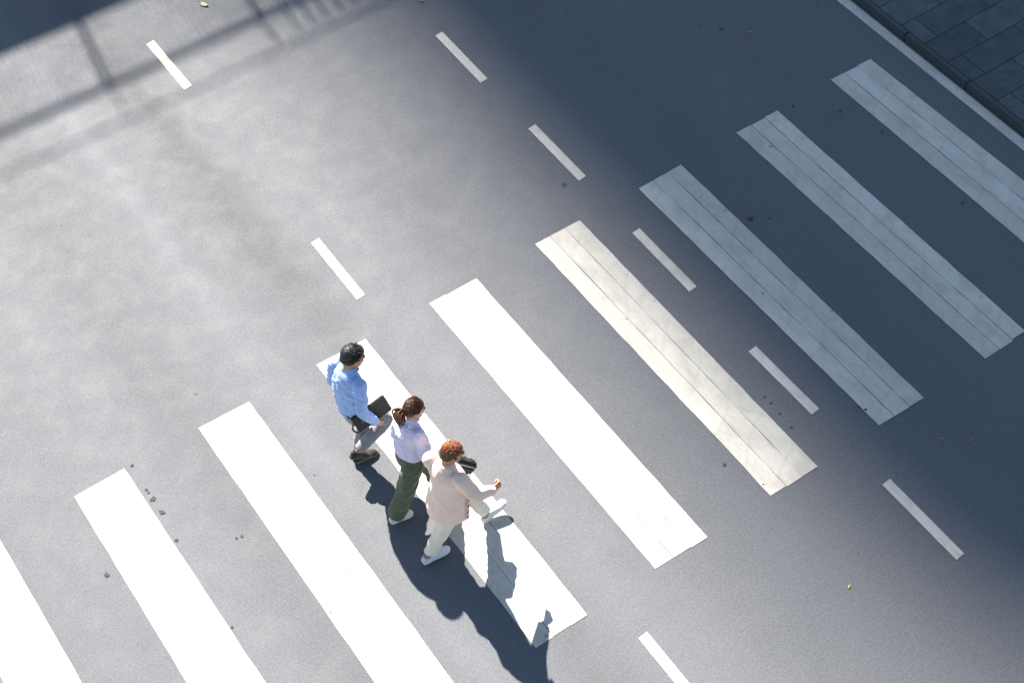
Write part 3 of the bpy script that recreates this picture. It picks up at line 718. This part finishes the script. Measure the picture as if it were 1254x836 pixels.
# glasses
gl = bpy.data.objects.new('glasses', None); col.objects.link(gl); gl.parent = P3
gm = mat('glasses_frame', (.015, .015, .018), .3); K3 = H3 @ Matrix.Scale(k3, 4)
bm = bmesh.new()
for s in (-1, 1):
    ringp = [((.106, s*.033+.026*math.cos(2*math.pi*i/16), .0+.022*math.sin(2*math.pi*i/16)), .0022, .0022) for i in range(17)]
    tubem(bm, ringp, K3, seg=6, sub=1, side=(1, 0, 0))
    tubem(bm, [((.106, s*.058, .006), .0024, .0024), ((.085, s*.070, .008), .0024, .0024), ((.0, s*.086, .006), .0024, .0024), ((-.02, s*.086, -.01), .002, .002)], K3, seg=6, side=(0, 0, 1))
tubem(bm, [((.106, -.008, .004), .002, .002), ((.110, 0, .008), .002, .002), ((.106, .008, .004), .002, .002)], K3, seg=6, side=(0, 0, 1))
from_bm('frame', bm, gm, gl, True)
lm_ = mat('lens', (.9, .95, .95), .02); lm_.node_tree.nodes['Principled BSDF'].inputs['Transmission Weight'].default_value = 1
lm_.node_tree.nodes['Principled BSDF'].inputs['IOR'].default_value = 1.05
for s in (-1, 1):
    bm = bmesh.new(); ell(bm, (.106, s*.033, 0), (.0012, .025, .021), K3, 16); from_bm('lens', bm, lm_, gl, True)
# black bag held in the far hand
bg_ = bpy.data.objects.new('shoulder_bag', None); col.objects.link(bg_)
tag(bg_, 'small black bag carried at the far side of the man in the pink cardigan', 'bag')
bg_.matrix_world = Matrix.Translation(Vector((-.641, 8.542, 0))) @ Matrix.Rotation(TH, 4, 'Z') @ Matrix.Translation((.195, .20, .76)) @ Matrix.Rotation(R(-2), 4, 'Z') @ Matrix.Rotation(R(52), 4, 'Y')
bm = bmesh.new(); box(bm, (0, 0, 0), (.32, .09, .20), bev=.022); from_bm('case', bm, fm, bg_)
bm = bmesh.new(); box(bm, (0, -.047, -.02), (.24, .012, .12), bev=.004); from_bm('pocket', bm, fm, bg_)
bm = bmesh.new(); ring_tube(bm, [((-.12, 0, .075), .003, .010), ((-.07, 0, .115), .003, .010), ((.07, 0, .115), .003, .010), ((.12, 0, .075), .003, .010)], side=(1, 0, 0), seg=8); from_bm('handle', bm, fm, bg_, True)
bm = bmesh.new(); box(bm, (0, -.046, .062), (.26, .006, .008)); from_bm('zip', bm, mat('zip_metal', (.4, .4, .4), .3, metallic=1), bg_)

def lean(root, fx, fy, z0=.3, zr=1.2):
    for o in root.children_recursive:
        if o.type == 'MESH':
            for v in o.data.vertices:
                k = max(0, v.co.z-z0)/zr; v.co.x += fx*k; v.co.y += fy*k
lean(P3, .0, -.09); lean(P1, 0, -.03); lean(P2, .03, 0)
# ------------------------------------------------------------------ fallen leaves
def leaf(u, v, L, rot, c, label, z=.004):
    bm = bmesh.new(); n = 8; W = L*.22; rows = []
    for i in range(n+1):
        t = i/n; x = (t-.5)*L; wd = W*math.sin(math.pi*min(1, t*1.02+.0))**.8+.0005; zz = .012*(L/.12)*(t-.5)**2*4
        rows.append([bm.verts.new((x, -wd, zz+.006*(L/.12))), bm.verts.new((x, 0, zz)), bm.verts.new((x, wd, zz+.008*(L/.12)))])
    for a, b in zip(rows, rows[1:]):
        for k in range(2): bm.faces.new((a[k], a[k+1], b[k+1], b[k]))
    r = bmesh.ops.extrude_face_region(bm, geom=list(bm.faces))
    for g_ in r['geom']:
        if isinstance(g_, bmesh.types.BMVert): g_.co.z += .0008
    bmesh.ops.recalc_face_normals(bm, faces=bm.faces)
    m = mat('dry_leaf', c, .7, .2); N = NT(m); N.base(N.mix(N.noise(N.coord(), 40, 4), c, tuple(x*.5 for x in c)))
    o = from_bm('fallen_leaf', bm, m, None, True)
    p = OR+U*u+V*v; o.location = (p.x, p.y, z); o.rotation_euler = (0, 0, rot)
    tag(o, label, 'leaf', 'fallen leaves on the road')
leaf(4.343, 5.56, .13, R(-32), (.50, .42, .26), 'pale yellow dry leaf lying on the sunny asphalt at the top left')
leaf(6.475, 4.0, .08, R(-40), (.42, .20, .12), 'small orange leaf on the shaded asphalt at the top edge middle')
leaf(9.219, 1.182, .05, R(10), (.45, .33, .04), 'tiny yellow leaf on dark asphalt between the lane dashes and the top right stripe')
leaf(11.277, .20, .08, R(-10), (.40, .20, .12), 'small reddish leaf on the dark paving slabs', .104)
leaf(5.336, -5.055, .045, R(60), (.50, .46, .08), 'tiny yellow leaf on sunlit asphalt near the bottom of the picture')
leaf(7.1, -4.35, .04, R(20), (.45, .30, .06), 'left of two tiny yellow specks on shaded asphalt at the right')
leaf(7.309, -4.527, .035, R(80), (.45, .30, .06), 'right of two tiny yellow specks on shaded asphalt at the right')
